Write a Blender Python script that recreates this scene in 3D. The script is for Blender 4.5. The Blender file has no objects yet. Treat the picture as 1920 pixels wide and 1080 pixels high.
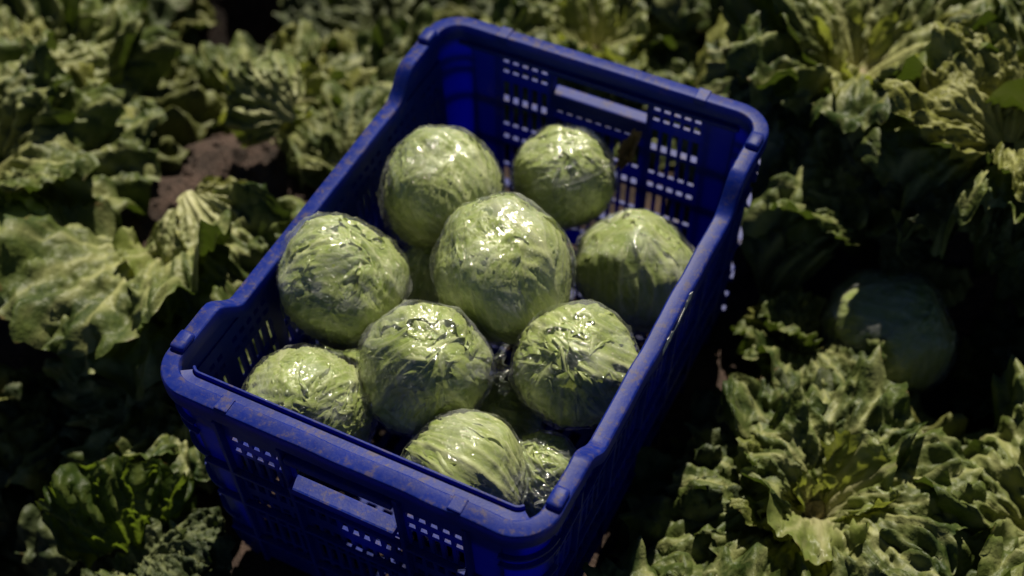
import bpy, bmesh, math, random
import numpy as np
from mathutils import Vector, Matrix, Euler

S = bpy.context.scene
COL = S.collection
R = math.radians

# ------------------------------------------------------------------ camera
cam_d = bpy.data.cameras.new("camera")
cam_d.sensor_width = 36.0
cam_d.lens = 50.14
cam_d.clip_start = 0.02
cam_d.clip_end = 500
cam_d.dof.use_dof = True
cam_d.dof.focus_distance = 1.30
cam_d.dof.aperture_fstop = 2.8
cam = bpy.data.objects.new("camera", cam_d)
COL.objects.link(cam)
cam.location = (0.45736, -0.80569, 1.35448)
cam.rotation_euler = (0.68865, 0.02059, 0.4635)
S.camera = cam

# ------------------------------------------------------------------ sky and sun
SUN_AZ, SUN_EL = R(-15.0), R(51.0)
world = bpy.data.worlds.new("World")
S.world = world
world.use_nodes = True
wn = world.node_tree
sky = wn.nodes.new("ShaderNodeTexSky")
sky.sky_type = 'NISHITA'
sky.sun_disc = False
sky.sun_elevation = SUN_EL
sky.sun_rotation = SUN_AZ
sky.air_density = 0.5
sky.dust_density = 0.0
sky.altitude = 5000
wn.links.new(sky.outputs[0], wn.nodes["Background"].inputs[0])
wn.nodes["Background"].inputs[1].default_value = 0.05

sun_d = bpy.data.lights.new("sun", 'SUN')
sun_d.energy = 5.0
sun_d.angle = R(0.53)
sun_d.color = (1.0, 0.92, 0.75)
sun = bpy.data.objects.new("sun", sun_d)
COL.objects.link(sun)
sd = Vector((math.sin(SUN_AZ) * math.cos(SUN_EL), math.cos(SUN_AZ) * math.cos(SUN_EL), math.sin(SUN_EL)))
sun.rotation_euler = (-sd).to_track_quat('-Z', 'Y').to_euler()
sun.location = sd * 20

S.view_settings.view_transform = 'Standard'
S.view_settings.look = 'None'
S.view_settings.gamma = 1.0
S.view_settings.use_curve_mapping = False
S.view_settings.exposure = 0.34
S.cycles.transparent_max_bounces = 24
S.cycles.max_bounces = 10
S.cycles.caustics_reflective = False
S.cycles.caustics_refractive = False


# ------------------------------------------------------------------ noise
def _hash(ix, iy, iz, seed):
    h = (ix.astype(np.int64) * 374761393 + iy.astype(np.int64) * 668265263 + iz.astype(np.int64) * 2147483647 + (seed * 1274126177 & 0xffffffff)) & 0xffffffff
    h = ((h ^ (h >> 13)) * 1274126177) & 0xffffffff
    h = ((h ^ (h >> 16)) * 2246822519) & 0xffffffff
    return ((h ^ (h >> 15)) & 0xffffff) / float(0xffffff)


def noise(x, y, z=0.0, seed=0):
    x, y, z = np.broadcast_arrays(np.asarray(x, float), np.asarray(y, float), np.asarray(z, float))
    ix, iy, iz = np.floor(x), np.floor(y), np.floor(z)
    fx, fy, fz = x - ix, y - iy, z - iz
    ux, uy, uz = [f * f * f * (f * (f * 6 - 15) + 10) for f in (fx, fy, fz)]
    out = 0
    for dx in (0, 1):
        for dy in (0, 1):
            for dz in (0, 1):
                w = (ux if dx else 1 - ux) * (uy if dy else 1 - uy) * (uz if dz else 1 - uz)
                out = out + w * _hash(ix + dx, iy + dy, iz + dz, seed)
    return out * 2 - 1


def fbm(x, y, z=0.0, seed=0, octv=3):
    a, s, t = 1.0, 0.0, 0.0
    for k in range(octv):
        s = s + a * noise(np.asarray(x) * 2 ** k, np.asarray(y) * 2 ** k, np.asarray(z) * 2 ** k, seed + 31 * k)
        t += a
        a *= 0.5
    return s / t


def sstep(a, b, x):
    t = np.clip((x - a) / (b - a), 0, 1)
    return t * t * (3 - 2 * t)


# ------------------------------------------------------------------ object helpers
def mesh_from(name, verts, faces, mat=None, smooth=True):
    me = bpy.data.meshes.new(name)
    me.from_pydata([tuple(v) for v in verts], [], faces)
    if mat is not None:
        me.materials.append(mat)
    if smooth:
        me.polygons.foreach_set("use_smooth", [True] * len(me.polygons))
    me.update()
    return me


def obj(name, me, parent=None, loc=None, rot=None, scale=None):
    o = bpy.data.objects.new(name, me)
    COL.objects.link(o)
    if parent is not None:
        o.parent = parent
    if loc is not None:
        o.location = loc
    if rot is not None:
        o.rotation_euler = rot
    if scale is not None:
        o.scale = scale
    return o


def thing(name, label, cat, loc=(0, 0, 0), rot=(0, 0, 0), group=None):
    o = bpy.data.objects.new(name, None)
    COL.objects.link(o)
    o.empty_display_size = 0.05
    o.location = loc
    o.rotation_euler = rot
    o['label'] = label
    o['category'] = cat
    if group:
        o['group'] = group
    return o


def grid_faces(nu, nv, closed=False):
    f = []
    for j in range(nv - 1):
        for i in range(nu if closed else nu - 1):
            i2 = (i + 1) % nu
            f.append((j * nu + i, j * nu + i2, (j + 1) * nu + i2, (j + 1) * nu + i))
    return f


def add_attr(me, name, rgb):
    a = me.color_attributes.new(name, 'FLOAT_COLOR', 'POINT')
    d = np.ones((len(me.vertices), 4), dtype=np.float32)
    d[:, :rgb.shape[1]] = rgb
    a.data.foreach_set("color", d.ravel())


# ------------------------------------------------------------------ materials
def new_mat(name):
    m = bpy.data.materials.new(name)
    m.use_nodes = True
    nt = m.node_tree
    nt.nodes.clear()
    out = nt.nodes.new("ShaderNodeOutputMaterial")
    return m, nt, out


def N(nt, typ, **kw):
    n = nt.nodes.new(typ)
    for k, v in kw.items():
        if k.startswith("_"):
            setattr(n, k[1:], v)
        else:
            n.inputs[k.replace("__", " ")].default_value = v
    return n


def ln(nt, a, b):
    nt.links.new(a, b)


def mixc(nt, fac, a, b):
    n = nt.nodes.new("ShaderNodeMix")
    n.data_type = 'RGBA'
    for sock, v in ((n.inputs[0], fac), (n.inputs[6], a), (n.inputs[7], b)):
        if hasattr(v, "is_linked"):
            nt.links.new(v, sock)
        else:
            sock.default_value = v if not isinstance(v, tuple) else (*v, 1)
    return n.outputs[2]


def math_n(nt, op, a, b=None, clamp=False):
    n = nt.nodes.new("ShaderNodeMath")
    n.operation = op
    n.use_clamp = clamp
    for sock, v in ((n.inputs[0], a), (n.inputs[1], b)):
        if v is None:
            continue
        if hasattr(v, "is_linked"):
            nt.links.new(v, sock)
        else:
            sock.default_value = v
    return n.outputs[0]


def ramp(nt, x, lo, hi):
    n = nt.nodes.new("ShaderNodeMapRange")
    n.interpolation_type = 'SMOOTHSTEP'
    nt.links.new(x, n.inputs[0])
    n.inputs[1].default_value = lo
    n.inputs[2].default_value = hi
    return n.outputs[0]


def nz(nt, vec, scale, detail=3, rough=0.55):
    n = N(nt, "ShaderNodeTexNoise", Scale=scale, Detail=detail, Roughness=rough)
    nt.links.new(vec, n.inputs["Vector"])
    return n.outputs[0]


def leaf_material(name, dark, light, rib, trans_col, trans=0.35, rough=0.48, bump=0.25, spec=0.45, dry=0.5, ns=(22, 160, 60), veinmix=.8, yellow=.55):
    m, nt, out = new_mat(name)
    at = N(nt, "ShaderNodeAttribute", _attribute_name="leaf")
    sep = nt.nodes.new("ShaderNodeSeparateColor")
    ln(nt, at.outputs["Color"], sep.inputs[0])
    vein, along, edge = sep.outputs[0], sep.outputs[1], sep.outputs[2]
    oi = nt.nodes.new("ShaderNodeObjectInfo")
    tc = nt.nodes.new("ShaderNodeTexCoord")
    v = N(nt, "ShaderNodeVectorMath", _operation='ADD')
    ln(nt, tc.outputs["Object"], v.inputs[0])
    cmb = nt.nodes.new("ShaderNodeCombineXYZ")
    k = math_n(nt, 'MULTIPLY', oi.outputs["Random"], 37.0)
    for i in range(3):
        ln(nt, k, cmb.inputs[i])
    ln(nt, cmb.outputs[0], v.inputs[1])
    p = v.outputs[0]
    n1, n2, n3 = nz(nt, p, ns[0], 3), nz(nt, p, ns[1], 3), nz(nt, p, ns[2], 2)
    f = math_n(nt, 'ADD', math_n(nt, 'MULTIPLY', ramp(nt, n1, .3, .7), .55), math_n(nt, 'MULTIPLY', ramp(nt, n2, .3, .7), .3))
    f = math_n(nt, 'ADD', f, math_n(nt, 'MULTIPLY', math_n(nt, 'SUBTRACT', oi.outputs["Random"], .5), .5), True)
    c = mixc(nt, f, dark, light)
    c = mixc(nt, math_n(nt, 'MULTIPLY', ramp(nt, oi.outputs["Random"], .72, .98), yellow), c, (.21, .20, .035))
    c = mixc(nt, math_n(nt, 'MULTIPLY', vein, veinmix), c, rib)
    base = math_n(nt, 'POWER', math_n(nt, 'SUBTRACT', 1.0, along, True), 2.2)
    c = mixc(nt, math_n(nt, 'MULTIPLY', base, 0.8), c, rib)
    br = math_n(nt, 'MULTIPLY', ramp(nt, edge, .75, 1.0), ramp(nt, n3, .55, .72))
    c = mixc(nt, math_n(nt, 'MULTIPLY', br, dry), c, (.16, .07, .03))
    pr = N(nt, "ShaderNodeBsdfPrincipled", Roughness=rough)
    pr.inputs["Specular IOR Level"].default_value = spec
    ln(nt, c, pr.inputs["Base Color"])
    bp = N(nt, "ShaderNodeBump", Strength=bump, Distance=0.003)
    ln(nt, math_n(nt, 'ADD', math_n(nt, 'MULTIPLY', n3, 1.5), n2), bp.inputs["Height"])
    ln(nt, bp.outputs[0], pr.inputs["Normal"])
    tr = nt.nodes.new("ShaderNodeBsdfTranslucent")
    ln(nt, mixc(nt, math_n(nt, 'MULTIPLY', vein, .5), trans_col, tuple(.4 * q for q in rib)), tr.inputs[0])
    ln(nt, bp.outputs[0], tr.inputs["Normal"])
    mx = N(nt, "ShaderNodeMixShader", Fac=trans)
    ln(nt, pr.outputs[0], mx.inputs[1])
    ln(nt, tr.outputs[0], mx.inputs[2])
    ln(nt, mx.outputs[0], out.inputs[0])
    return m


M_FIELD = leaf_material("field_leaf", (.022, .042, .008), (.120, .150, .034), (.42, .42, .18), (.13, .20, .02), .15, .50, .5, .28)
M_DULL_SHADE = leaf_material("dull_shade_leaf", (.012, .022, .007), (.046, .062, .021), (.19, .21, .09), (.07, .11, .012), .12, .55, .5, .25)  # dull leaf tone, darkened further to paint shade on plants in dark zones
M_PALE = leaf_material("heart_leaf", (.13, .17, .035), (.30, .33, .10), (.50, .47, .26), (.35, .40, .05), .35, .45)
M_HEAD = leaf_material("head_leaf", (.275, .360, .080), (.425, .485, .155), (.74, .75, .44), (.40, .46, .07), .26, .42, .3, .4, .1, (17, 130, 60), .72, .0)


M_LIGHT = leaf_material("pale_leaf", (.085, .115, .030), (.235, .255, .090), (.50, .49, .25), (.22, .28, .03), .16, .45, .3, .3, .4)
M_GLOW = leaf_material("thin_leaf", (.030, .055, .010), (.075, .105, .022), (.20, .24, .06), (.17, .25, .018), .5, .45, .3, .25, .8)


def plastic_mat(name, tcol, tfac):
    m, nt, out = new_mat(name)
    tc = nt.nodes.new("ShaderNodeTexCoord")
    ge = nt.nodes.new("ShaderNodeNewGeometry")
    sp = nt.nodes.new("ShaderNodeSeparateXYZ")
    ln(nt, ge.outputs["Normal"], sp.inputs[0])
    p = tc.outputs["Object"]
    n1, n2, n3, n4 = nz(nt, p, 19, 4, .6), nz(nt, p, 120, 4, .65), nz(nt, p, 420, 3, .6), nz(nt, p, 85, 6, .75)
    up = ramp(nt, sp.outputs[2], .35, .95)
    dust = math_n(nt, 'ADD', math_n(nt, 'MULTIPLY', ramp(nt, n2, .35, .7), .55), math_n(nt, 'MULTIPLY', ramp(nt, n4, .4, .65), .4))
    dust = math_n(nt, 'MULTIPLY', dust, math_n(nt, 'ADD', math_n(nt, 'MULTIPLY', up, .09), .03), True)
    mud = math_n(nt, 'MULTIPLY', ramp(nt, n1, .54, .66), ramp(nt, n2, .45, .62))
    mud = math_n(nt, 'ADD', math_n(nt, 'MULTIPLY', mud, .6), math_n(nt, 'MULTIPLY', ramp(nt, n3, .60, .70), .5), True)
    cake = math_n(nt, 'MULTIPLY', math_n(nt, 'MULTIPLY', ramp(nt, n4, .50, .60), ramp(nt, n2, .42, .56)), up)
    mud = math_n(nt, 'ADD', mud, math_n(nt, 'MULTIPLY', cake, .8), True)
    blue = mixc(nt, ramp(nt, n1, .3, .7), (.003, .016, .19), (.006, .024, .26))
    c = mixc(nt, dust, blue, (.27, .28, .31))
    c = mixc(nt, math_n(nt, 'MULTIPLY', mud, .62), c, (.135, .098, .066))
    pr = N(nt, "ShaderNodeBsdfPrincipled")
    ln(nt, c, pr.inputs["Base Color"])
    rg = math_n(nt, 'ADD', math_n(nt, 'MULTIPLY', dust, .4), .41)
    ln(nt, rg, pr.inputs["Roughness"])
    pr.inputs["Specular IOR Level"].default_value = .14
    bp = N(nt, "ShaderNodeBump", Strength=.12, Distance=0.001)
    ln(nt, math_n(nt, 'ADD', n2, n3), bp.inputs["Height"])
    ln(nt, bp.outputs[0], pr.inputs["Normal"])
    tr = N(nt, "ShaderNodeBsdfTranslucent", Color=(*tcol, 1))
    mx = N(nt, "ShaderNodeMixShader", Fac=tfac)
    ln(nt, pr.outputs[0], mx.inputs[1])
    ln(nt, tr.outputs[0], mx.inputs[2])
    ln(nt, mx.outputs[0], out.inputs[0])
    return m


M_BLUE = plastic_mat("blue_plastic", (.010, .022, .70), .25)
M_THIN = plastic_mat("thin_blue_plastic", (.010, .020, .70), .42)


def film_mat():
    m, nt, out = new_mat("clear_film")
    tc = nt.nodes.new("ShaderNodeTexCoord")
    p = tc.outputs["Object"]
    mp = N(nt, "ShaderNodeMapping")
    mp.inputs["Scale"].default_value = (1, 1, .22)
    mp.inputs["Rotation"].default_value = (.4, .7, .2)
    ln(nt, p, mp.inputs[0])
    w1, w2 = nz(nt, mp.outputs[0], 95, 3, .6), nz(nt, p, 210, 3, .6)
    # thin sharp creases where the noise crosses its middle
    cr = math_n(nt, 'ABSOLUTE', math_n(nt, 'SUBTRACT', w1, .5))
    cr = ramp(nt, cr, 0.0, .05)
    bp = N(nt, "ShaderNodeBump", Strength=.55, Distance=0.0022)
    ln(nt, math_n(nt, 'ADD', math_n(nt, 'MULTIPLY', cr, .5), math_n(nt, 'MULTIPLY', w2, .5)), bp.inputs["Height"])
    # a thin sheet reflects the same from either side
    fr = N(nt, "ShaderNodeFresnel", IOR=1.5)
    ge = nt.nodes.new("ShaderNodeNewGeometry")
    ln(nt, math_n(nt, 'SUBTRACT', 1.5, math_n(nt, 'MULTIPLY', ge.outputs["Backfacing"], 1.5 - 1 / 1.5)), fr.inputs["IOR"])
    ln(nt, bp.outputs[0], fr.inputs["Normal"])
    gl = N(nt, "ShaderNodeBsdfGlossy", Roughness=.085, Color=(1, 1, 1, 1))
    ln(nt, bp.outputs[0], gl.inputs["Normal"])
    tp = N(nt, "ShaderNodeBsdfTransparent", Color=(.97, .98, .97, 1))
    hz = N(nt, "ShaderNodeBsdfDiffuse", Color=(.75, .78, .75, 1))
    ln(nt, bp.outputs[0], hz.inputs["Normal"])
    m1 = N(nt, "ShaderNodeMixShader")
    veil = math_n(nt, 'ADD', math_n(nt, 'MULTIPLY', ramp(nt, nz(nt, p, 26, 3, .6), .44, .64), .13), .012)
    veil = math_n(nt, 'ADD', veil, math_n(nt, 'MULTIPLY', math_n(nt, 'SUBTRACT', 1.0, cr), .05))
    ln(nt, veil, m1.inputs[0])
    ln(nt, tp.outputs[0], m1.inputs[1])
    ln(nt, hz.outputs[0], m1.inputs[2])
    m2 = N(nt, "ShaderNodeMixShader")
    ln(nt, math_n(nt, 'MINIMUM', math_n(nt, 'MULTIPLY', fr.outputs[0], 1.2), .20), m2.inputs[0])
    ln(nt, m1.outputs[0], m2.inputs[1])
    ln(nt, gl.outputs[0], m2.inputs[2])
    ln(nt, m2.outputs[0], out.inputs[0])
    return m


M_FILM = film_mat()


def simple_mat(name, c1, c2, scale=60, rough=.8, bump=.4, dist=.003):
    m, nt, out = new_mat(name)
    tc = nt.nodes.new("ShaderNodeTexCoord")
    a, b = nz(nt, tc.outputs["Object"], scale, 5, .65), nz(nt, tc.outputs["Object"], scale * 7, 4, .6)
    c = mixc(nt, ramp(nt, math_n(nt, 'ADD', math_n(nt, 'MULTIPLY', a, .6), math_n(nt, 'MULTIPLY', b, .4)), .35, .65), c1, c2)
    pr = N(nt, "ShaderNodeBsdfPrincipled", Roughness=rough)
    ln(nt, c, pr.inputs["Base Color"])
    bp = N(nt, "ShaderNodeBump", Strength=bump, Distance=dist)
    ln(nt, math_n(nt, 'ADD', a, b), bp.inputs["Height"])
    ln(nt, bp.outputs[0], pr.inputs["Normal"])
    ln(nt, pr.outputs[0], out.inputs[0])
    return m


M_SOIL = simple_mat("soil", (.018, .011, .008), (.085, .052, .040), 30, .95, .8, .01)
M_STUMP = simple_mat("cut_stem", (.20, .17, .085), (.36, .29, .17), 70, .55, .4, .002)
M_PAPER = simple_mat("paper_scrap", (.42, .42, .40), (.75, .75, .72), 220, .7, .3, .001)
M_DRY = simple_mat("dry_leaf", (.05, .035, .022), (.20, .13, .08), 60, .7, .5, .003)

# ------------------------------------------------------------------ ground
def relief(x, y):  # rises and furrows, many shaped so that areas fall into shade
    g = lambda cx, cy, r, h: h * np.exp(-(((x - cx) ** 2 + (y - cy) ** 2) / r ** 2))
    return (g(.25, .62, .20, .09) + g(.52, .62, .22, .09) + g(-.55, .07, .25, .07) + g(.20, .95, .3, .10) + g(-.85, .75, .3, .12) + g(-.45, .95, .3, .12)
            + g(-.50, -.30, .17, -.22) + g(-.62, -.02, .18, .04) + g(-.50, .235, .09, .05) + g(.42, .46, .11, .15) + g(.44, .26, .14, -.05) + g(-.70, .46, .24, -.26) + g(-.40, .64, .20, -.20) + g(-.42, -.42, .19, -.18) + g(.62, .36, .16, -.12))


def ground():
    xs = np.concatenate([[-60, -25, -10, -5, -3], np.linspace(-2.0, 2.0, 161), [3, 5, 10, 25, 60]])
    X, Y = np.meshgrid(xs, xs + .2)
    near = np.exp(-((X ** 2 + Y ** 2) / 3.0))
    Z = relief(X, Y) + near * (.018 * fbm(X * 9, Y * 9, 0, 5, 4) + .012 * np.abs(noise(X * 28, Y * 28, 0, 9))) - .022
    n = len(xs)
    V = np.stack([X, Y, Z], -1).reshape(-1, 3)
    o = obj("ground", mesh_from("ground", V, grid_faces(n, n), M_SOIL))
    o['kind'] = 'structure'
    rnd = random.Random(3)
    bm = bmesh.new()
    for k in range(1500):
        x, y = rnd.uniform(-1.25, .85), rnd.uniform(-.7, 1.3)
        if k >= 900:
            x, y = rnd.gauss(-.49, .06), rnd.gauss(.21, .06)
        zg = float(relief(x, y))
        s = rnd.uniform(.002, .009) * (1.7 if rnd.random() < .12 else 1)
        mt = Matrix.Translation((x, y, zg - .024 + s * .3)) @ Euler((rnd.random() * 6, rnd.random() * 6, 0)).to_matrix().to_4x4() @ Matrix.Diagonal((s, s * rnd.uniform(.6, 1), s * rnd.uniform(.5, .9), 1))
        r = bmesh.ops.create_icosphere(bm, subdivisions=1, radius=1, matrix=mt)
        for v in r['verts']:
            v.co += Vector((rnd.uniform(-1, 1), rnd.uniform(-1, 1), rnd.uniform(-1, 1))) * s * .22
    me = bpy.data.meshes.new("soil_clods")
    bm.to_mesh(me)
    bm.free()
    me.materials.append(M_SOIL)
    c = obj("soil_clods", me)
    c['kind'] = 'stuff'


ground()

# ------------------------------------------------------------------ crate
HW, HL, ZE, ZS = 0.200, 0.2867, 0.310, 0.280      # half width, half length, end and side rim heights
RC = 0.040                                       # corner radius
crate = thing("plastic_crate", "dirty blue plastic field crate holding film-wrapped lettuce heads among the crop", "crate")


def cells(name, ubr, zbr, hole, thick, place, parent=crate, mat=M_BLUE):
    """a moulded panel with real openings: cells between the breaks are solid unless hole(u,z)"""
    nu, nz_ = len(ubr), len(zbr)
    solid = [[not hole(.5 * (ubr[i] + ubr[i + 1]), .5 * (zbr[j] + zbr[j + 1])) for i in range(nu - 1)] for j in range(nz_ - 1)]
    V, F = [], []
    for t in (0, thick):
        for j in range(nz_):
            for i in range(nu):
                V.append(place(ubr[i], zbr[j], t))
    o2 = nu * nz_
    idx = lambda i, j: j * nu + i
    get = lambda i, j: 0 <= i < nu - 1 and 0 <= j < nz_ - 1 and solid[j][i]
    for j in range(nz_ - 1):
        for i in range(nu - 1):
            if not solid[j][i]:
                continue
            a, b, c, d = idx(i, j), idx(i + 1, j), idx(i + 1, j + 1), idx(i, j + 1)
            F.append((a, b, c, d))
            F.append((a + o2, d + o2, c + o2, b + o2))
            if not get(i, j - 1): F.append((b, a, a + o2, b + o2))
            if not get(i, j + 1): F.append((d, c, c + o2, d + o2))
            if not get(i - 1, j): F.append((a, d, d + o2, a + o2))
            if not get(i + 1, j): F.append((c, b, b + o2, c + o2))
    me = mesh_from(name, V, F, mat, smooth=False)
    bm = bmesh.new()
    bm.from_mesh(me)
    bmesh.ops.delete(bm, geom=[v for v in bm.verts if not v.link_faces], context='VERTS')
    bmesh.ops.recalc_face_normals(bm, faces=bm.faces)
    bm.to_mesh(me)
    bm.free()
    return obj(name, me, parent)


def taper(z):
    return (ZE - z) * 0.045


def breaks(spans, lo, hi):
    s = {round(lo, 5), round(hi, 5)}
    for a, b in spans:
        s.add(round(a, 5))
        s.add(round(b, 5))
    return sorted(s)


def in_any(x, spans):
    return any(a < x < b for a, b in spans)


def box_bm(bm, x0, x1, y0, y1, z0, z1, bev=0.0012):
    r = bmesh.ops.create_cube(bm, size=1, matrix=Matrix.Translation(((x0 + x1) / 2, (y0 + y1) / 2, (z0 + z1) / 2)) @ Matrix.Diagonal((x1 - x0, y1 - y0, z1 - z0, 1)))
    if bev:
        e = list({e for v in r['verts'] for e in v.link_edges})
        bmesh.ops.bevel(bm, geom=e, offset=bev, segments=2, affect='EDGES', profile=.6)


def box_part(name, x0, x1, y0, y1, z0, z1, bev=0.0012, parent=crate, mat=M_BLUE, f=None):
    bm = bmesh.new()
    box_bm(bm, x0, x1, y0, y1, z0, z1, bev)
    if f:
        for v in bm.verts:
            v.co = f(v.co)
    me = bpy.data.meshes.new(name)
    bm.to_mesh(me)
    bm.free()
    me.materials.append(mat)
    return obj(name, me, parent)


# end walls -- s = -1 is the near one, +1 the far one
def end_wall(s):
    sq = [(.0685 + .012 * k - .0040, .0685 + .012 * k + .0040) for k in range(5)]
    side = sq + [(-b, -a) for a, b in sq]
    mid = [(-.048 + .012 * k - .0040, -.048 + .012 * k + .0040) for k in range(9)]
    slot = [(a + .0002, b - .0002) for a, b in side]
    if s < 0:
        zr = [(.2548, .2622), (.2368, .2442)]
    else:
        zr = [(.2695, .2775), (.2550, .2630)]
    d = -.010 if s < 0 else 0.0
    zslot = [(.212 + d, .241 + d), (.176 + d, .207 + d), (.1555 + d, .1625 + d), (.112, .144), (.076, .107), (.040, .071)]
    op = (.0575, .246, .2775) if s > 0 else (.0545, .2330, .2700)
    zmid = [(.2195 + d, .2255 + d), (.176 + d, .213 + d), (.1505 + d, .1585 + d), (.112, .144), (.076, .107), (.040, .071)]
    ub = breaks(side + mid + [(-op[0], op[0])], -(HW - RC), HW - RC)
    zb = breaks(zr + zslot + zmid + [(op[1], op[2])], .012, ZE - .012)

    def hole(u, z):
        if abs(u) < op[0] and op[1] < z < op[2]:
            return True
        if in_any(u, side):
            return in_any(z, zr) or in_any(z, zslot)
        if in_any(u, mid) and z < op[1]:
            return in_any(z, zmid)
        return False

    place = lambda u, z, t: (u, s * (HL - .004 - taper(z) - t), z)
    w = cells("end_wall", ub, zb, hole, .0038, place)
    # outer stiffening ribs
    for z in (.2085, .148, .0735):
        z += d
        box_part("horizontal_rib", -(HW - RC), HW - RC, -.0045, .0045, z - .0022, z + .0022, .001, f=lambda c, s=s: Vector((c.x, s * (HL - .0005 - taper(c.z) + c.y * .8), c.z)))
    for u in (-.128, -.0595, .0595, .128):
        box_part("vertical_rib", u - .0022, u + .0022, -.005, .005, .014, ZE - .021, .001, f=lambda c, s=s: Vector((c.x, s * (HL - .001 - taper(c.z) + c.y * .8), c.z)))
    # handle bar: a broad sill under the hand opening
    box_part("handle_bar", -op[0] - .001, op[0] + .001, s * HL - .012 * (s > 0) - .005 * (s < 0), s * HL + .005 * (s > 0) + .012 * (s < 0), op[1] - .0095, op[1] + .0012, .0022)
    # upper bar of the opening
    box_part("hand_grip", -op[0] - .001, op[0] + .001, s * HL - .015 * (s > 0) - .002 * (s < 0), s * HL + .002 * (s > 0) + .015 * (s < 0), op[2] - .001, op[2] + .008, .002)
    return w


end_wall(-1)
end_wall(1)


def side_wall(s):
    pit = .0128
    ks = [k for k in range(-18, 19) if k % 6 != 3]
    sq = [(k * pit - .0040, k * pit + .0040) for k in ks]
    zr = [(.2490, .2555), (.2345, .2410)]
    zslot = [(.190, .226), (.156, .186), (.1365, .1435), (.100, .132), (.064, .096), (.034, .060)]
    ub = breaks(sq, -(HL - RC), HL - RC)
    zb = breaks(zr + zslot, .012, ZS - .010)
    hole = lambda u, z: in_any(u, sq) and (in_any(z, zr) or in_any(z, zslot))
    place = lambda u, z, t: (s * (HW - .007 - taper(z) - t), u, z)
    cells("side_wall", ub, zb, hole, .006, place)
    for z in (.231, .148, .098, .050):
        box_part("horizontal_rib", -.006, .006, -(HL - RC), HL - RC, z - .002, z + .002, .001, f=lambda c, s=s: Vector((s * (HW - .006 - taper(c.z) + c.x * .8), c.y, c.z)))
    for k in (-15, -9, -3, 3, 9, 15):
        u = k * pit
        box_part("vertical_rib", -.006, .006, u - .002, u + .002, .014, ZS - .02, .001, f=lambda c, s=s: Vector((s * (HW - .006 - taper(c.z) + c.x * .8), c.y, c.z)))
    # wedge infill between the wall and the raised end of the rim
    for e in (-1, 1):
        V = []
        y0, y1, y2 = .1530, .1900, HL - RC
        for t in (.007, .0130):
            for (y, z) in ((y0, ZS - .012), (y2, ZS - .012), (y2, ZE - .008), (y1, ZE - .008)):
                V.append((s * (HW - t), e * y, z))
        F = [(0, 1, 2, 3), (7, 6, 5, 4), (0, 4, 5, 1), (1, 5, 6, 2), (2, 6, 7, 3), (3, 7, 4, 0)]
        me = mesh_from("end_gusset", V, F, M_BLUE, smooth=False)
        bm = bmesh.new(); bm.from_mesh(me); bmesh.ops.recalc_face_normals(bm, faces=bm.faces); bm.to_mesh(me); bm.free()
        obj("end_gusset", me, crate)


side_wall(-1)
side_wall(1)


def round_path(step=.006, seg=12):
    """closed path of the outer rim: (x, y, nx, ny)"""
    P = []

    def line(a, b, n):
        k = max(2, int(math.dist(a, b) / step))
        for i in range(k):
            f = i / k
            P.append((a[0] + (b[0] - a[0]) * f, a[1] + (b[1] - a[1]) * f, n[0], n[1]))

    def arc(cx, cy, a0):
        for i in range(seg):
            a = a0 + (math.pi / 2) * i / seg
            P.append((cx + RC * math.cos(a), cy + RC * math.sin(a), math.cos(a), math.sin(a)))
    line((HW, -HL + RC), (HW, HL - RC), (1, 0)); arc(HW - RC, HL - RC, 0)
    line((HW - RC, HL), (-HW + RC, HL), (0, 1)); arc(-HW + RC, HL - RC, math.pi / 2)
    line((-HW, HL - RC), (-HW, -HL + RC), (-1, 0)); arc(-HW + RC, -HL + RC, math.pi)
    line((-HW + RC, -HL), (HW - RC, -HL), (0, -1)); arc(HW - RC, -HL + RC, -math.pi / 2)
    return P


def rim():
    P = round_path()
    prof = [(.0020, -.0200), (-.0010, -.0195), (-.0014, -.0050), (-.0010, -.0022), (.0002, -.0006), (.0016, 0.0), (.0142, .0002), (.0154, -.0005), (.0162, -.0020), (.0165, -.0180), (.0135, -.0190), (.0135, -.0060), (.0020, -.0060)]
    V = []
    for (x, y, nx, ny) in P:
        zt = ZS + (ZE - ZS) * float(sstep(.150, .1915, abs(y)))
        w = .0006 * float(noise(x * 30, y * 30, 0, 4))
        for (t, dz) in prof:
            V.append((x - nx * (t + w), y - ny * (t + w), zt + dz + w * .6))
    n, m = len(P), len(prof)
    F = []
    for i in range(n):
        i2 = (i + 1) % n
        for k in range(m):
            k2 = (k + 1) % m
            F.append((i * m + k, i2 * m + k, i2 * m + k2, i * m + k2))
    me = mesh_from("rim", V, F, M_BLUE)
    bm = bmesh.new(); bm.from_mesh(me); bmesh.ops.recalc_face_normals(bm, faces=bm.faces); bm.to_mesh(me); bm.free()
    me.set_sharp_from_angle(angle=R(28))
    return obj("rim", me, crate)


rim()


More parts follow.
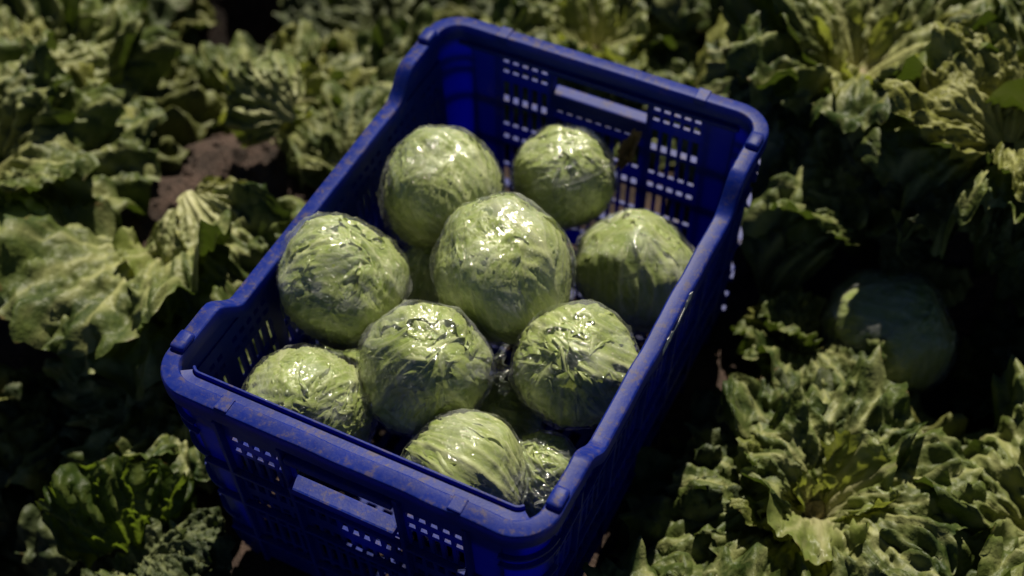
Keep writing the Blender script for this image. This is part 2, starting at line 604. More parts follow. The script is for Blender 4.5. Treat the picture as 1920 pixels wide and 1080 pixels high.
def corner_posts():
    for sx in (-1, 1):
        for sy in (-1, 1):
            V = []
            seg, zs = 12, [.0, .02, .06, .1, .14, .18, .22, .26, ZE - .014]
            for t in (.0045, .0085):
                for z in zs:
                    for i in range(seg + 1):
                        a = (math.pi / 2) * i / seg
                        r = RC - t
                        tp = taper(z)
                        V.append((sx * (HW - RC - tp + r * math.cos(a)), sy * (HL - RC - tp + r * math.sin(a)), z))
            n = seg + 1
            off = n * len(zs)
            F = []
            for j in range(len(zs) - 1):
                for i in range(seg):
                    a, b, c, d = j * n + i, j * n + i + 1, (j + 1) * n + i + 1, (j + 1) * n + i
                    F += [(a, b, c, d), (a + off, d + off, c + off, b + off)]
                for i in (0, seg):
                    a, d = j * n + i, (j + 1) * n + i
                    F.append((a, d, d + off, a + off))
            me = mesh_from("corner_post", V, F, M_THIN)
            bm = bmesh.new(); bm.from_mesh(me); bmesh.ops.recalc_face_normals(bm, faces=bm.faces); bm.to_mesh(me); bm.free()
            o = obj("corner_post", me, crate)
            # raised rings round the post
            for z in (.262, .246, .2065, .1455, .085, .03):
                W, G = [], []
                tp = taper(z)
                pr = [(-.0005, -.0016), (-.0005, .0016), (.0050, .0016), (.0050, -.0016)]
                for i in range(seg + 1):
                    a = (math.pi / 2) * i / seg
                    for (t, dz) in pr:
                        W.append((sx * (HW - RC - tp + (RC - t) * math.cos(a)), sy * (HL - RC - tp + (RC - t) * math.sin(a)), z + dz))
                for i in range(seg):
                    for k in range(4):
                        G.append((i * 4 + k, i * 4 + (k + 1) % 4, (i + 1) * 4 + (k + 1) % 4, (i + 1) * 4 + k))
                G += [(0, 1, 2, 3), (seg * 4 + 3, seg * 4 + 2, seg * 4 + 1, seg * 4)]
                me = mesh_from("ring_rib", W, G, M_BLUE, smooth=False)
                bm = bmesh.new(); bm.from_mesh(me); bmesh.ops.recalc_face_normals(bm, faces=bm.faces); bm.to_mesh(me); bm.free()
                obj("ring_rib", me, o)


corner_posts()

# inner ledge and lip along the two ends
def end_sweep(name, s_, prof, deg):
    """open strip following the inside of one end and turning a little way into its corners"""
    P = []
    for i in range(9):
        a = -math.radians(deg) * (1 - i / 8)
        P.append((-(HW - RC), a))
    for i in range(1, 40):
        P.append((-(HW - RC) + i / 40 * 2 * (HW - RC), 0))
    for i in range(9):
        P.append((HW - RC, math.radians(deg) * i / 8))
    V, F, m = [], [], len(prof)
    for (cx, a) in P:
        nx, ny = math.sin(a), math.cos(a)
        for (t, z) in prof:
            r = RC - t
            V.append((cx + r * nx, s_ * (HL - RC + r * ny), z))
    for i in range(len(P) - 1):
        for k in range(m):
            F.append((i * m + k, i * m + (k + 1) % m, (i + 1) * m + (k + 1) % m, (i + 1) * m + k))
    F += [tuple(range(m)), tuple(reversed(range((len(P) - 1) * m, len(P) * m)))]
    me = mesh_from(name, V, F, M_BLUE, smooth=False)
    bm = bmesh.new(); bm.from_mesh(me); bmesh.ops.recalc_face_normals(bm, faces=bm.faces); bm.to_mesh(me); bm.free()
    return obj(name, me, crate)


end_sweep("inner_ledge", -1, [(.0168, ZE - .0040), (.0280, ZE - .0060), (.0280, ZE - .0085), (.0168, ZE - .0085)], 50)
end_sweep("inner_lip", -1, [(.0282, ZE - .0240), (.0282, ZE - .0028), (.0290, ZE - .0018), (.0305, ZE - .0018), (.0312, ZE - .0028), (.0312, ZE - .0240)], 55)
box_part("inner_lip", -.170, .166, HL - .0220, HL - .0168, ZE - .0240, ZE - .0195, .0015)
box_part("inner_apron", -.162, .162, HL - .0166, HL - .0140, ZE - .0300, ZE - .0185, .0008)

# stacking knobs and wear pads on the rim
for (x, y) in ((-HW + .008, -.236), (HW - .008, -.236), (HW - .008, .236), (-HW + .008, .236)):
    bm = bmesh.new()
    box_bm(bm, x - .0075, x + .0075, y - .011, y + .011, ZE - .002, ZE + .0055, .0035)
    me = bpy.data.meshes.new("stacking_knob"); bm.to_mesh(me); bm.free(); me.materials.append(M_BLUE)
    me.polygons.foreach_set("use_smooth", [True] * len(me.polygons))
    obj("stacking_knob", me, crate)
for s in (-1, 1):
    for u in (-.118, .118):
        box_part("rim_pad", u - .007, u + .007, s * (HL - .0005) - (.0165 if s > 0 else -.001), s * (HL - .0005) + (.0165 if s < 0 else -.001) if s < 0 else HL + .0012, ZE - .006, ZE + .0016, .0012)

# crate floor
fl = breaks([(k * .02 - .006, k * .02 + .006) for k in range(-8, 9)], -.165, .165)
fz = breaks([(k * .03 - .011, k * .03 + .011) for k in range(-8, 9)], -.255, .255)
cells("crate_floor", fl, fz, lambda u, z: in_any(u, [(k * .02 - .006, k * .02 + .006) for k in range(-8, 9)]) and in_any(z, [(k * .03 - .011, k * .03 + .011) for k in range(-8, 9)]), .006, lambda u, z, t: (u, z, .012 + t))

# torn remnant of a paper label on the right-hand rail
def scrap():
    rnd = random.Random(11)
    n = 22
    V = []
    for t in (.0, .0006):
        for i in range(n):
            f = i / (n - 1)
            y = -.025 + .075 * f
            c = -.004 - .009 * (1 - f) + .002 * math.sin(f * 9)
            w = (.0060 if f < .3 else (.0024 if f < .75 else .0055)) * (1 - .9 * max(0, (f - .9) / .1)) * rnd.uniform(.55, 1.25)
            V.append((HW + .0017 + t, y + rnd.uniform(-.001, .001), ZS + c + w))
            V.append((HW + .0017 + t, y + rnd.uniform(-.001, .001), ZS + c - w))
    F = []
    m = 2 * n
    for i in range(n - 1):
        a, b, c, d = 2 * i, 2 * i + 1, 2 * i + 3, 2 * i + 2
        F += [(a, b, c, d), (a + m, d + m, c + m, b + m), (a, d, d + m, a + m), (b, b + m, c + m, c)]
    obj("torn_paper_label", mesh_from("torn_paper_label", V, F, M_PAPER, False), crate)


scrap()


# ------------------------------------------------------------------ lettuce leaves of the field
def leaf_mesh(name, seed, L=.20, half=1.15, a0=.9, a1=-.5, cup=.10, ruf=1.0, pleat=1.0, mat=None, nu=81, nv=75, veins=9, aspect=1.0, curl=0.0):
    rg = random.Random(seed)
    u = np.linspace(-1, 1, nu)[None, :]
    v = np.linspace(0, 1, nv)[:, None]
    u, v = np.broadcast_arrays(u, v)
    so = seed * 7.31
    phi = u * half * (.30 + .70 * sstep(0, .55, v))
    lobes = .12 * noise(phi * 2.3, so, 0, seed) + .05 * noise(phi * 6, so, 3, seed) + .035 * noise(phi * 15, so, 5, seed) + .025 * noise(phi * 34, so, 6, seed)
    r = L * v * (1 - .40 * np.abs(u) ** 2.3 + lobes * v ** 2)
    x = r * np.sin(phi) * aspect + u * .011 * (1 - v) ** 1.5
    y = r * np.cos(phi * .92)
    # veins
    t = phi / half * veins / 2 + .45 * noise(v * 3, u * 2, so, seed + 1) + .5
    d = np.abs(t - np.floor(t) - .5)
    ridge = np.exp(-(d / (.09 + .05 * (1 - v))) ** 2) * sstep(.04, .25, v) * (1 - .55 * v)
    t2 = phi / half * veins * 1.5 + 1.1 * noise(v * 5, u * 3, so, seed + 2)
    d2 = np.abs(t2 - np.floor(t2) - .5)
    ridge2 = np.exp(-(d2 / .10) ** 2) * sstep(.30, .55, v) * .55 * (1 - .5 * v)
    mid = np.exp(-(x / (.0085 * (1.05 - .85 * v))) ** 2) * (1 - .35 * v)
    vein = np.clip(np.maximum(np.maximum(ridge, ridge2), mid), 0, 1)
    # relief along the normal
    pl = (np.abs(np.sin(np.pi * t)) ** .7 - .6) * .0130 * pleat * v ** .8
    pl2 = (np.abs(np.sin(np.pi * (t2 + .5))) - .5) * .0060 * pleat * sstep(.3, .8, v)
    bl = (1 - vein * .8) * sstep(.12, .5, v)
    bl = bl * L / .2 * (.0125 * noise(phi * 6.5 + so, v * 3.4, so, seed + 3) + .0085 * noise(phi * 13 + so, v * 7.5, so, seed + 4) + 0.0066 * noise(x * 98, y * 98, so, seed + 14) + .0031 * noise(x * 200, y * 200, so, seed + 6))
    e = np.clip(np.maximum(np.abs(u) ** 3 * sstep(.25, .7, v), sstep(.55, 1.0, v)), 0, 1)
    s = phi * (4.2 + rg.uniform(-.5, .8)) * L / .2
    fr = ruf * e * (.013 * np.sin(s * 2.1 + 2.5 * noise(phi * 1.7, v * 2, so, seed + 7) + so) + .010 * np.sin(s * 4.7 + 3 * noise(phi * 3, v * 3, so, seed + 8)) + .012 * noise(phi * 12, v * 6, so, seed + 9) + .008 * noise(phi * 24, v * 10, so, seed + 15))
    cr = .020 * noise(x * 11, y * 11, so, seed + 10) * v * ruf + .008 * noise(x * 27, y * 27, so, seed + 12) * v
    rib = .0035 * mid * (1 - v)
    n = pl + pl2 + bl + fr + cr + rib
    # bend along the length, sampled on a fine centre line
    q = np.linspace(0, 1.25, 200)
    ang = a0 + (a1 - a0) * np.clip(q, 0, 1.25) ** 1.25 + .35 * noise(q * 3, so, 1, seed + 11) * q
    cy = np.concatenate([[0], np.cumsum(np.cos(ang[:-1]) * L * (q[1] - q[0]))])
    cz = np.concatenate([[0], np.cumsum(np.sin(ang[:-1]) * L * (q[1] - q[0]))])
    yy = np.clip(y / L, 0, 1.25)
    A, CY, CZ = np.interp(yy, q, ang), np.interp(yy, q, cy), np.interp(yy, q, cz)
    n = n + cup * x ** 2 / L * 4 - curl * np.abs(x) ** 3 / L ** 2 * 12
    X = x + e * .006 * noise(phi * 9, v * 7, so, seed + 13)
    Yp = CY - n * np.sin(A)
    Zp = CZ + n * np.cos(A)
    V = np.stack([X, Yp, Zp], -1).reshape(-1, 3)
    me = mesh_from(name, V, grid_faces(nu, nv), mat)
    edge = np.clip(np.maximum(np.abs(u) ** 8 * sstep(.3, .6, v), v ** 12), 0, 1)
    add_attr(me, "leaf", np.stack([vein, v, edge], -1).reshape(-1, 3))
    return me


FLAT = [leaf_mesh("outer_leaf", 100 + i, L=.185 + .014 * (i % 4), half=1.2 + .1 * (i % 3), a0=.28 + .1 * (i % 3), a1=-.25 - .15 * (i % 4), cup=.02 + .05 * (i % 3), ruf=.9 + .12 * (i % 4), pleat=.9 + .25 * (i % 3), mat=M_FIELD if i % 3 else M_DULL_SHADE, veins=7 + i % 4, curl=.1 * (i % 3)) for i in range(12)]
DULL_SHADE = []
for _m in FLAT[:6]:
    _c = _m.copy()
    _c.materials[0] = M_DULL_SHADE
    DULL_SHADE.append(_c)
RISE = [leaf_mesh("inner_leaf", 200 + i, L=.165 + .012 * (i % 3), half=1.1 + .1 * (i % 3), a0=.68 + .08 * (i % 3), a1=-.2 - .3 * (i % 3), cup=.08 + .06 * (i % 3), ruf=1.0, pleat=1.0, mat=M_FIELD, veins=7 + i % 3) for i in range(7)]
HEART = [leaf_mesh("heart_leaf", 300 + i, L=.075 + .01 * (i % 3), half=.85, a0=1.0, a1=.0 - .4 * (i % 2), cup=.35, ruf=.6, pleat=.7, mat=M_PALE, veins=5, nu=41, nv=37) for i in range(4)]


def stump_mesh():
    n, V, F = 16, [], []
    pr = [(.020, 0), (.0170, .014), (.0135, .022), (.0105, .025), (.004, .0225)]
    for (r, z) in pr:
        for i in range(n):
            a = i / n * 2 * math.pi
            k = r * (1 + .14 * math.sin(a * 3 + 1) + .08 * math.sin(a * 5))
            V.append((k * math.cos(a), k * math.sin(a), z + .004 * math.cos(a)))
    F = grid_faces(n, len(pr), True)
    F.append(tuple(range((len(pr) - 1) * n, len(pr) * n)))
    return mesh_from("cut_stump", V, F, M_STUMP, False)


STUMP = stump_mesh()
KEEP_CLEAR = ((.366, .290, .056), (-.490, .210, .052), (-.440, .150, .045), (-.390, .100, .030), (-.590, -.090, .070), (-.550, -.140, .040))      # wrapped head on the ground, patch of bare soil
PLANT_GROUP = "lettuce plants around the crate"


def in_crate(x, y, m=.0):
    return abs(x) < HW + m and abs(y) < HL + m


def plant(label, x, y, seed, nout=9, nin=4, nheart=4, scale=1.0, dull=False):  # dull: darker leaf colour and steeper leaves stand in for shade
    rnd = random.Random(seed)
    z = float(relief(x, y))
    t = thing("lettuce_plant", label, "lettuce plant", (x, y, z), (0, 0, 0), PLANT_GROUP)
    if nheart:
        obj("cut_stump", STUMP, t, (0, 0, .028), (0, 0, rnd.uniform(0, 6)), (scale * .8,) * 3)

    def ring(meshes, n, r0, zb, jit, sc, tilt, k0):
        ph = rnd.uniform(0, 6.28)
        for i in range(n):
            az = ph + i * 2 * math.pi / n + rnd.uniform(-.25, .25)
            s = scale * sc * rnd.uniform(.86, 1.14)
            dx, dy = -math.sin(az), math.cos(az)
            ti = tilt + rnd.uniform(-jit, jit)
            # leaves that would run through the crate are pressed up or left out
            hit = False
            for f in (.5, .8, 1.0):
                px, py = x + dx * .20 * s * f, y + dy * .20 * s * f
                if in_crate(px, py, .02):
                    hit = True
            if any(math.hypot(x + (dx - dy * w) * .20 * s * f - kx, y + (dy + dx * w) * .20 * s * f - ky) < kr for f in (.3, .6, .85, 1.0) for w in (-.55, 0, .55) for kx, ky, kr in KEEP_CLEAR):
                continue
            if hit:
                if in_crate(x + dx * .07, y + dy * .07, .02):
                    continue
                s *= .62
                ti += .55
            o = obj("leaf", meshes[rnd.randrange(len(meshes))], t, (dx * r0 * scale, dy * r0 * scale, zb), None, (s, s, s))
            o.rotation_euler = Euler((ti, rnd.uniform(-.22, .22), az), 'XYZ')
    ring(DULL_SHADE if dull else FLAT, nout, .014, .020, .16, 1.0, .32 if dull else -.02, 0)
    ring(DULL_SHADE[:3] if dull else RISE, nin, .010, .034, .20, .8 if dull else 1.0, .62 if dull else .05, 1)
    if nheart:
        ring(HEART, nheart, .012, .040, .25, 1.0, .0, 2)
    return t


PLANTS = [
    ("broad crinkled lettuce plant with a pink cut stem, near right of the crate", .372, .015, 1, 11, 6, 3, 1.02),
    ("lettuce plant with a bright pale heart, right of the crate's far corner", .225, .555, 2, 10, 6, 3, 1.0),
    ("lettuce plant with a cream open heart at the far left edge", -.745, .135, 3, 10, 5, 4, 1.0),
    ("sunlit lettuce plant with a fanned pale leaf beside the crate's left side", -.420, -.010, 4, 9, 6, 3, .95),
    ("lettuce plant with a pale curled leaf behind the bare soil patch", -.500, .300, 5, 8, 4, 2, .85),
    ("yellow-lit lettuce plant at the top right, with a bright white heart", .230, .860, 6, 10, 6, 4, 1.0),
    ("lettuce plant with drooping leaves just behind the crate's far end", -.140, .590, 7, 9, 6, 3, .95),
    ("lettuce plant with dull crumpled leaves at the right picture edge", .500, .560, 9, 10, 6, 3, 1.0),
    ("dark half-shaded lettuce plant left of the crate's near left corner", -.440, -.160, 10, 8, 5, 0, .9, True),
    ("shaded lettuce plant with one glowing backlit leaf at the bottom left", -.390, -.330, 11, 7, 4, 0, .9),
    ("lettuce plant with a ribbed yellow-green leaf against the crate's right wall", .300, .385, 13, 6, 3, 0, .7),
    ("low lettuce plant hugging the crate's left wall near its front corner", -.310, -.130, 26, 7, 5, 0, .75),
    ("lettuce plant with overhanging leaf edges above the shaded wrapped head", .425, .445, 28, 9, 5, 0, .78),
    ("small lettuce plant between the soil patch and the crate's left wall", -.325, .230, 27, 6, 4, 0, .60),
    ("low lettuce plant with frilled leaves beside the middle of the right wall", .285, .225, 14, 7, 5, 0, .62),
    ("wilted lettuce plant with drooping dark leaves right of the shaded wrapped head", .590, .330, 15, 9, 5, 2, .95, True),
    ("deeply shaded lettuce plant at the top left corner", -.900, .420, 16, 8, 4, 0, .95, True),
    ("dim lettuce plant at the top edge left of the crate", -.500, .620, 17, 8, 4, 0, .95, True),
    ("crinkled lettuce plant between the crate's far right corner and the top edge", .020, .800, 18, 9, 5, 2, .95),
    ("grey-green lettuce plant with folded leaves at the right edge bottom corner", .640, .090, 19, 10, 6, 3, 1.0),
    ("lettuce plant with a crisp tuft at the bottom edge left of the crate", -.195, -.352, 20, 8, 5, 0, .52),
    ("lettuce plant with torn leaves at the bottom edge right of the crate", .330, -.260, 21, 7, 4, 0, .85),
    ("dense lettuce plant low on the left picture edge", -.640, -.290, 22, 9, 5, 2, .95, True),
    ("lettuce plant with curled grey leaves left of the crate's far left corner", -.350, .430, 23, 7, 4, 0, .8),
    ("lettuce plant with overlapping dull leaves near the top right corner", .520, .890, 24, 10, 6, 3, 1.0),
    ("shadowed lettuce plant between the left edge and the pale-leaved plant", -.690, -.020, 25, 9, 5, 2, .95),
]
BY_SEED = {q[3]: plant(*q) for q in PLANTS}


def extra_leaf(seed, mesh, mat, at, tilt, roll, az, sc):
    """one leaf of a plant that stands out in the photograph"""
    p = BY_SEED[seed]
    me = mesh.copy()
    me.materials[0] = mat
    o = obj("leaf", me, p, Vector(at) - p.location, None, (sc,) * 3)
    o.rotation_euler = Euler((tilt, roll, az), 'XYZ')


extra_leaf(11, FLAT[4], M_GLOW, (-.265, -.325, .0), .95, .0, .80, .66)
extra_leaf(20, FLAT[10], M_DULL_SHADE, (-.235, -.355, .02), .10, .1, -1.0, .50)  # dark leaf added over lit soil, its colour standing for shade
extra_leaf(20, FLAT[0], M_DULL_SHADE, (-.250, -.320, .02), .30, .0, -1.5, .45)
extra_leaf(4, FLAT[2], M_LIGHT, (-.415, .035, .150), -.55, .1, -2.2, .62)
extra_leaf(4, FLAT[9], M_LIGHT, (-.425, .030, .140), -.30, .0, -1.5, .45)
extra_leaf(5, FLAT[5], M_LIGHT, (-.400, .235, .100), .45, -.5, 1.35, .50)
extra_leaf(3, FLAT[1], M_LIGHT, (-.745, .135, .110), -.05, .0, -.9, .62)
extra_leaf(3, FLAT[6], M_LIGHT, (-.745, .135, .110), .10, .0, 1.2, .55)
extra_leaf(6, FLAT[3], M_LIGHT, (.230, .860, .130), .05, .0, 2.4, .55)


# ------------------------------------------------------------------ wrapped lettuce heads
def head_fields(seed, th, az, pinnate=False):
    """relief and vein strength of one wrapper leaf; th 0..1 from stem to tip, az -1..1 across"""
    so = seed * 3.17
    if pinnate:
        t = (th - .62 * np.abs(az) ** 1.15) * 9.5 + .35 * np.sign(az) + .5 * noise(th * 3.2, az * 2, so, seed) + .5
        t2 = (th - .30 * np.abs(az)) * 17 + 1.6 * noise(th * 5, az * 5, so, seed + 1)
    else:
        t = az * 5.2 * (1 - .25 * th) + .55 * noise(th * 3.2, az * 2, so, seed) + .5
        t2 = az * 8.5 + 1.3 * noise(th * 5, az * 3, so, seed + 1)
    d = np.abs(t - np.floor(t) - .5)
    ridge = np.exp(-(d / .10) ** 2) * (1 - .4 * th) * (1 - .5 * np.abs(az) ** 2)
    d2 = np.abs(t2 - np.floor(t2) - .5)
    ridge2 = np.exp(-(d2 / .10) ** 2) * sstep(.2, .5, th) * .6
    mid = np.exp(-(az / (.10 * (1.1 - .8 * th))) ** 2)
    vein = np.clip(np.maximum(np.maximum(ridge, ridge2), mid * .9), 0, 1)
    rel = .0030 * ridge + .0018 * ridge2 + .004 * mid * (1 - th)
    return vein, rel


def skin(seed, Rh, shape, loose=1.0, peak=None):
    """radius of the taut film in direction D: flat facets meeting in straight creases"""
    rg = np.random.default_rng(seed)
    K = rg.normal(size=(90, 3))
    K /= np.linalg.norm(K, axis=1)[:, None]
    hk = (shape(K) * Rh + .0008 + rg.uniform(-.0014, .0026, 90) * loose)

    def f(D):
        dots = np.maximum(np.einsum('ijk,mk->ijm', D, K), .05)
        rad = np.min(hk / dots, axis=-1)
        rad = np.minimum(rad, shape(D) * Rh * 1.025 + .0015)
        if peak is not None:
            an = np.arccos(np.clip(np.einsum('ijk,k->ij', D, np.array(peak[0])), -1, 1))
            rad = rad + peak[1] * np.exp(-(an / peak[2]) ** 1.2) * (1 + .25 * noise(D[..., 0] * 9, D[..., 1] * 9, D[..., 2] * 9, seed + 4))
        return rad
    return f


def head_leaf(name, seed, Rh, shape, lift, az0, wide, mat, film=None, flat=None, nu=65, nv=69, crinkle=1.0, tilt=.95, reach=1.15):
    """one wrapper leaf laid over the head: a fan spread on the sphere about its own middle"""
    u = np.linspace(-1, 1, nu)[None, :]
    v = np.linspace(0, 1, nv)[:, None]
    u, v = np.broadcast_arrays(u, v)
    so = seed * 5.7
    edge_w = 1 + .10 * noise(u * 2.5, so, 0, seed + 5) * sstep(.4, .9, v) + .05 * noise(u * 8, so, 1, seed + 6) * sstep(.5, .95, v)
    py = -1.75 + v * (1.75 + reach) * (1 - .22 * np.abs(u) ** 2.6 * sstep(.2, .9, v)) * edge_w
    px = u * wide * (.16 + .84 * np.sin(np.clip(v * 1.06, 0, 1) * math.pi * .62) ** 1.15) * (1 + .07 * noise(v * 5, so, 2, seed + 7) * np.abs(u)) + .10 * np.sin(v * 3 + so) * v
    rr = np.sqrt(px ** 2 + py ** 2) + 1e-6
    ct = math.cos(tilt)
    c = np.array([math.cos(az0) * ct, math.sin(az0) * ct, math.sin(tilt) - .9])
    c /= np.linalg.norm(c)
    upv = np.array([0, 0, 1.0])
    e2 = upv - c * (upv @ c)
    e2 /= np.linalg.norm(e2)
    e1 = np.cross(e2, c)
    sc = np.sin(np.minimum(rr, 3.0)) / rr
    D = np.cos(np.minimum(rr, 3.0))[..., None] * c + (px * sc)[..., None] * e1 + (py * sc)[..., None] * e2
    vein, rel = head_fields(seed, v, u, seed // 20 in (1, 2, 3, 4, 8, 14))
    x, y, z = [D[..., k] * Rh for k in range(3)]
    wv = u * 6.5 + .9 * noise(v * 4, u * 2, so, seed + 20)
    crinkle = crinkle * .82
    pk = .0034 * (.5 - 1.6 * np.sqrt(noise(wv, v * 2.6, so, seed + 8) ** 2 + .01)) + .0017 * noise(u * 11, v * 6.5, so, seed + 18) + .0013 * noise(x * 110, y * 110, z * 110 + so, seed + 9)
    e = np.clip(np.maximum(np.abs(u) ** 6 * sstep(.3, .6, v), sstep(.86, 1.0, v)), 0, 1)
    frill = e * (.0030 * noise(u * 8, v * 8, so, seed + 10) + .0024 * noise(u * 18, v * 16, so, seed + 11) + .0018)
    rad = shape(D) * Rh * .99 - .0015 + lift + rel + crinkle * pk * (1 - .45 * vein) * sstep(.08, .35, v) + frill
    if film is not None:
        rad = rad + (film(D) - flat(D)) * .85
        lim = film(D) - .0006
        rad = lim - np.log1p(np.exp(np.clip((lim - rad) / .0008, -30, 30))) * .0008
    V = (D * rad[..., None]).reshape(-1, 3)
    me = mesh_from(name, V, grid_faces(nu, nv), mat)
    add_attr(me, "leaf", np.stack([vein, .30 + .65 * v, 0 * v], -1).reshape(-1, 3))
    return me


def film_mesh(seed, Rh, film, nu=200, nv=130):
    th = np.linspace(.0, math.pi, nv)[:, None]
    ph = np.linspace(0, 2 * math.pi, nu, endpoint=False)[None, :]
    th, ph = np.broadcast_arrays(th, ph)
    D = np.stack([np.sin(th) * np.cos(ph), np.sin(th) * np.sin(ph), -np.cos(th)], -1)
    so = seed * 2.3
    tw = np.exp(-(th / .75) ** 2)         # gathers running into the twist under the head
    str_ = 0
    for k in range(26):             # long pulled folds
        n_ = np.random.default_rng(seed * 77 + k).normal(size=3)
        n_ /= np.linalg.norm(n_)
        q_ = np.random.default_rng(seed * 91 + k).normal(size=3)
        q_ /= np.linalg.norm(q_)
        str_ = str_ + np.exp(-((D @ n_ - .25) / .016) ** 2) * sstep(.1, .8, D @ q_)
    rad = film(D) + .0011 * str_ + tw * .0035 * noise(np.cos(ph) * 7, np.sin(ph) * 7, so, seed) + .0009 * noise(D[..., 0] * 14, D[..., 1] * 14, D[..., 2] * 5 + so, seed + 1)
    return mesh_from("plastic_wrap", (D * rad[..., None]).reshape(-1, 3), grid_faces(nu, nv, True), M_FILM)


def film_tail_mesh(seed, L=.035, W=.03):
    nu, nv = 25, 19
    u = np.linspace(-1, 1, nu)[None, :]
    v = np.linspace(0, 1, nv)[:, None]
    u, v = np.broadcast_arrays(u, v)
    so = seed * 1.9
    X = u * W * (.35 + .65 * v) * (1 + .2 * noise(v * 4, so, 0, seed))
    Y = v * L * (1 + .3 * noise(u * 3, so, 1, seed)) 
    Z = .007 * v * np.sin(u * 7 + so + 2 * noise(v * 3, u * 2, so, seed)) + .006 * noise(u * 5, v * 5, so, seed + 1) + .004 * noise(u * 11, v * 9, so, seed + 2)
    V = np.stack([X, Y, Z], -1).reshape(-1, 3)
    return mesh_from("film_tail", V, grid_faces(nu, nv), M_FILM)


def stem_rot(d, spin=0.0):
    return tuple((Vector((0, 0, -1)).rotation_difference(Vector(d).normalized()).to_matrix() @ Matrix.Rotation(spin, 3, 'Z')).to_euler())


def lettuce(label, loc, Rh, stem, seed, nleaf=8, crinkle=1.0, tail=None, oval=(1, 1, .96), loose=1.0, peak=None, group="wrapped lettuce heads in the crate", mat=M_HEAD):
    rot = stem_rot(stem, seed * 1.3)
    t = thing("wrapped_lettuce", label, "lettuce", loc, rot, group)
    ov = np.array(oval)

    def shape(D):
        q = D / ov
        b = 1.0 / np.sqrt((q ** 2).sum(-1))
        return b * (1 + .10 * noise(D[..., 0] * 1.7, D[..., 1] * 1.7, D[..., 2] * 1.7 + seed, seed) + .03 * noise(D[..., 0] * 3.5, D[..., 1] * 3.5, D[..., 2] * 3.5 + seed, seed + 2))
    # body of packed leaves
    th = np.linspace(0, math.pi, 49)[:, None]
    ph = np.linspace(0, 2 * math.pi, 72, endpoint=False)[None, :]
    th, ph = np.broadcast_arrays(th, ph)
    D = np.stack([np.sin(th) * np.cos(ph), np.sin(th) * np.sin(ph), -np.cos(th)], -1)
    a = ph / math.pi * 5
    vein = np.exp(-((np.abs(a - np.floor(a) - .5)) / .12) ** 2) * sstep(.1, .6, th) * .5
    rr = .91
    rad = shape(D) * Rh * rr + .002 * noise(D[..., 0] * 6, D[..., 1] * 6, D[..., 2] * 6, seed + 3) + .001 * vein
    me = mesh_from("head", (D * rad[..., None]).reshape(-1, 3), grid_faces(72, 49, True), mat)
    add_attr(me, "leaf", np.stack([vein, .6 + 0 * th, 0 * th], -1).reshape(-1, 3))
    obj("head", me, t)
    if peak:
        pd = Euler(rot).to_matrix().inverted() @ Vector(peak[0]).normalized()
        peak = (tuple(pd), peak[1], peak[2])
    film = skin(seed, Rh, shape, loose, peak)
    tight = skin(seed, Rh, shape, loose)
    rg = random.Random(seed)
    ph0 = rg.uniform(0, 6.28)
    for i in range(nleaf):
        lift = (-.075 + .07 * i / (nleaf - 1)) * Rh
        m = head_leaf("wrapper_leaf", seed * 20 + i, Rh, shape, lift, ph0 + i * 2.4 + rg.uniform(-.25, .25), rg.uniform(1.25, 1.6), mat, film, tight, crinkle=crinkle, tilt=.95 + rg.uniform(-.15, .15), reach=rg.uniform(1.25, 1.9))
        obj("leaf", m, t)
    w = obj("plastic_wrap", film_mesh(seed, Rh, film), t)
    if tail:
        for k, (d, r3, L, W) in enumerate(tail):
            d = Vector(d).normalized()
            d = (Euler(rot).to_matrix().inverted() @ d)
            o = obj("film_tail", film_tail_mesh(seed + k, L, W), w)
            o.location = d * Rh * .96
            o.rotation_euler = (Euler(rot).to_matrix().inverted() @ Euler(r3).to_matrix()).to_euler()
    return t


# axis of the stem is local -Z
lettuce("pale broad-ribbed wrapped lettuce leaning on the crate's left wall, cloudy film on top", (-.1245, -.0767, .250), .0655, (-.25, -.45, -1), 1, crinkle=.7, oval=(1, 1, .98), peak=((-.45, .35, .8), .012, .45))
lettuce("ridged green wrapped lettuce at the far left with bright glints on its film", (-.1037, .0955, .235), .0673, (.8, -.5, -.25), 2, crinkle=.6, oval=(1.05, 1, .98))
lettuce("half-shaded wrapped lettuce closest to the crate's far end wall", (-.0070, .1960, .205), .0580, (.2, -.2, -1), 3, crinkle=.7, oval=(1, 1, 1.03))
lettuce("largest wrapped lettuce, topmost in the middle of the crate, film folded to a peak", (.0144, .0057, .252), .0705, (.75, -.35, -.5), 4, crinkle=.75, oval=(1, 1, 1.02), peak=((-.1, .55, .8), .011, .5))
lettuce("dark wrapped lettuce in loose film by the crate's right wall, far half", (.1080, .1400, .165), .0670, (.3, -.6, -1), 5, crinkle=.9, loose=2.2)
lettuce("crinkled wrapped lettuce in the near middle, film flap on its right side", (-.0038, -.1222, .243), .0640, (-.3, .5, -1), 6, crinkle=.72, tail=[((1, .3, .15), (.6, .9, -1.0), .022, .026)])
lettuce("dark green wrapped lettuce against the crate's right wall, near half", (.1267, -.0518, .232), .0607, (.2, .3, -1), 7, crinkle=.75)
lettuce("wrapped lettuce half hidden behind the near left part of the front rim", (-.0918, -.2054, .222), .0617, (-.5, .7, -.5), 8, crinkle=.8)
lettuce("yellow-green wrapped lettuce with fanned ribs behind the near right part of the front rim", (.0785, -.2030, .218), .0620, (1, .05, -.35), 9, crinkle=.6, tail=[((1, .15, .2), (.5, .6, -1.2), .03, .024)])
lettuce("small wrapped lettuce sunk between the left wall head and the topmost head", (-.0850, .0300, .160), .0500, (.1, .1, -1), 10, 5)
lettuce("small dark wrapped lettuce in the crate's near right corner", (.1330, -.1480, .180), .0420, (.3, .1, -1), 11, 5)
lettuce("low wrapped lettuce deep between the crinkled head and the dark green head", (.058, -.086, .150), .0432, (.2, .5, -1), 12, 5)
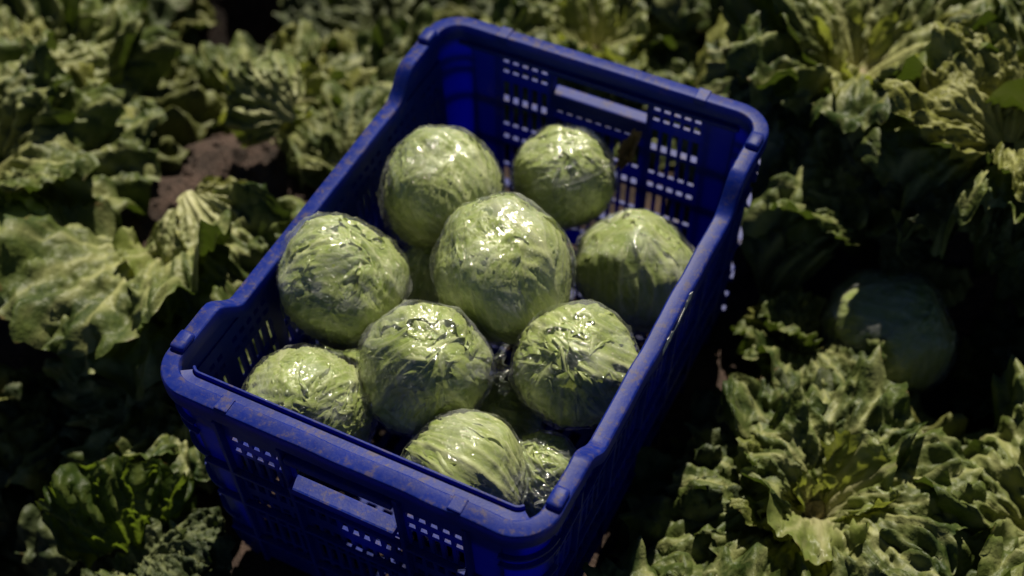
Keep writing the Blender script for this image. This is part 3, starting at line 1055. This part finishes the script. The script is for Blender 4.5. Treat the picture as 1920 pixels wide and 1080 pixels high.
lettuce("low wrapped lettuce at the bottom of the gap by the near left wall", (-.136, -.100, .110), .0420, (.1, .3, -1), 13, 5)
lettuce("wrapped lettuce lying on the ground in deep shade right of the crate", (.366, .290, .028), .0780, (-.5, -.4, -.6), 14, 6, group="wrapped lettuce beside the crate", loose=1.5)
# an unwrapped head still standing at the left edge
def bare_head():
    t = thing("bare_lettuce", "bare yellow-green lettuce head at the left picture edge", "lettuce", (-.592, -.088, .085), (.3, .2, 1.0))
    shape = lambda D: 1 + 0 * D[..., 0]
    for i in range(7):
        obj("leaf", head_leaf("wrapper_leaf", 900 + i, .07, shape, (-.10 + .02 * i) * .07, i * 2.4, 1.45, M_PALE if i > 4 else M_HEAD), t)
    th = np.linspace(0, math.pi, 25)[:, None]
    ph = np.linspace(0, 2 * math.pi, 36, endpoint=False)[None, :]
    th, ph = np.broadcast_arrays(th, ph)
    D = np.stack([np.sin(th) * np.cos(ph), np.sin(th) * np.sin(ph), -np.cos(th)], -1)
    me = mesh_from("head", (D * .063).reshape(-1, 3), grid_faces(36, 25, True), M_HEAD)
    add_attr(me, "leaf", np.stack([0 * th, .6 + 0 * th, 0 * th], -1).reshape(-1, 3))
    obj("head", me, t)
    obj("stem", STUMP, t, (0, 0, -.15), None, (1.2, 1.2, 4.5))


bare_head()


# dry brown leaf caught on the sill of the far hand opening
def dry_leaf():
    nu, nv = 13, 21
    u = np.linspace(-1, 1, nu)[None, :]
    v = np.linspace(0, 1, nv)[:, None]
    u, v = np.broadcast_arrays(u, v)
    X = u * .011 * np.sin(np.pi * (.12 + .8 * v)) * (1 + .25 * noise(v * 6, u, 0, 3)) + .012 * v
    Z = -v * .055 + .002 * noise(u * 4, v * 6, 0, 8)
    Y = -.006 * np.abs(u) + .006 * noise(u * 2, v * 5, 1, 5) - .010 * v
    top = np.stack([X, Y, Z], -1).reshape(-1, 3)
    V = np.concatenate([top, top + np.array([0, .0008, 0])])
    f = grid_faces(nu, nv)
    F = f + [tuple(i + nu * nv for i in reversed(q)) for q in f]
    o = obj("dry_leaf", mesh_from("dry_leaf", V, F, M_DRY), None, (.056, .2590, .2520), (0, .5, 0))
    o['label'] = "dry brown leaf scrap stuck inside the far end wall below the hand opening"
    o['category'] = "leaf"


dry_leaf()
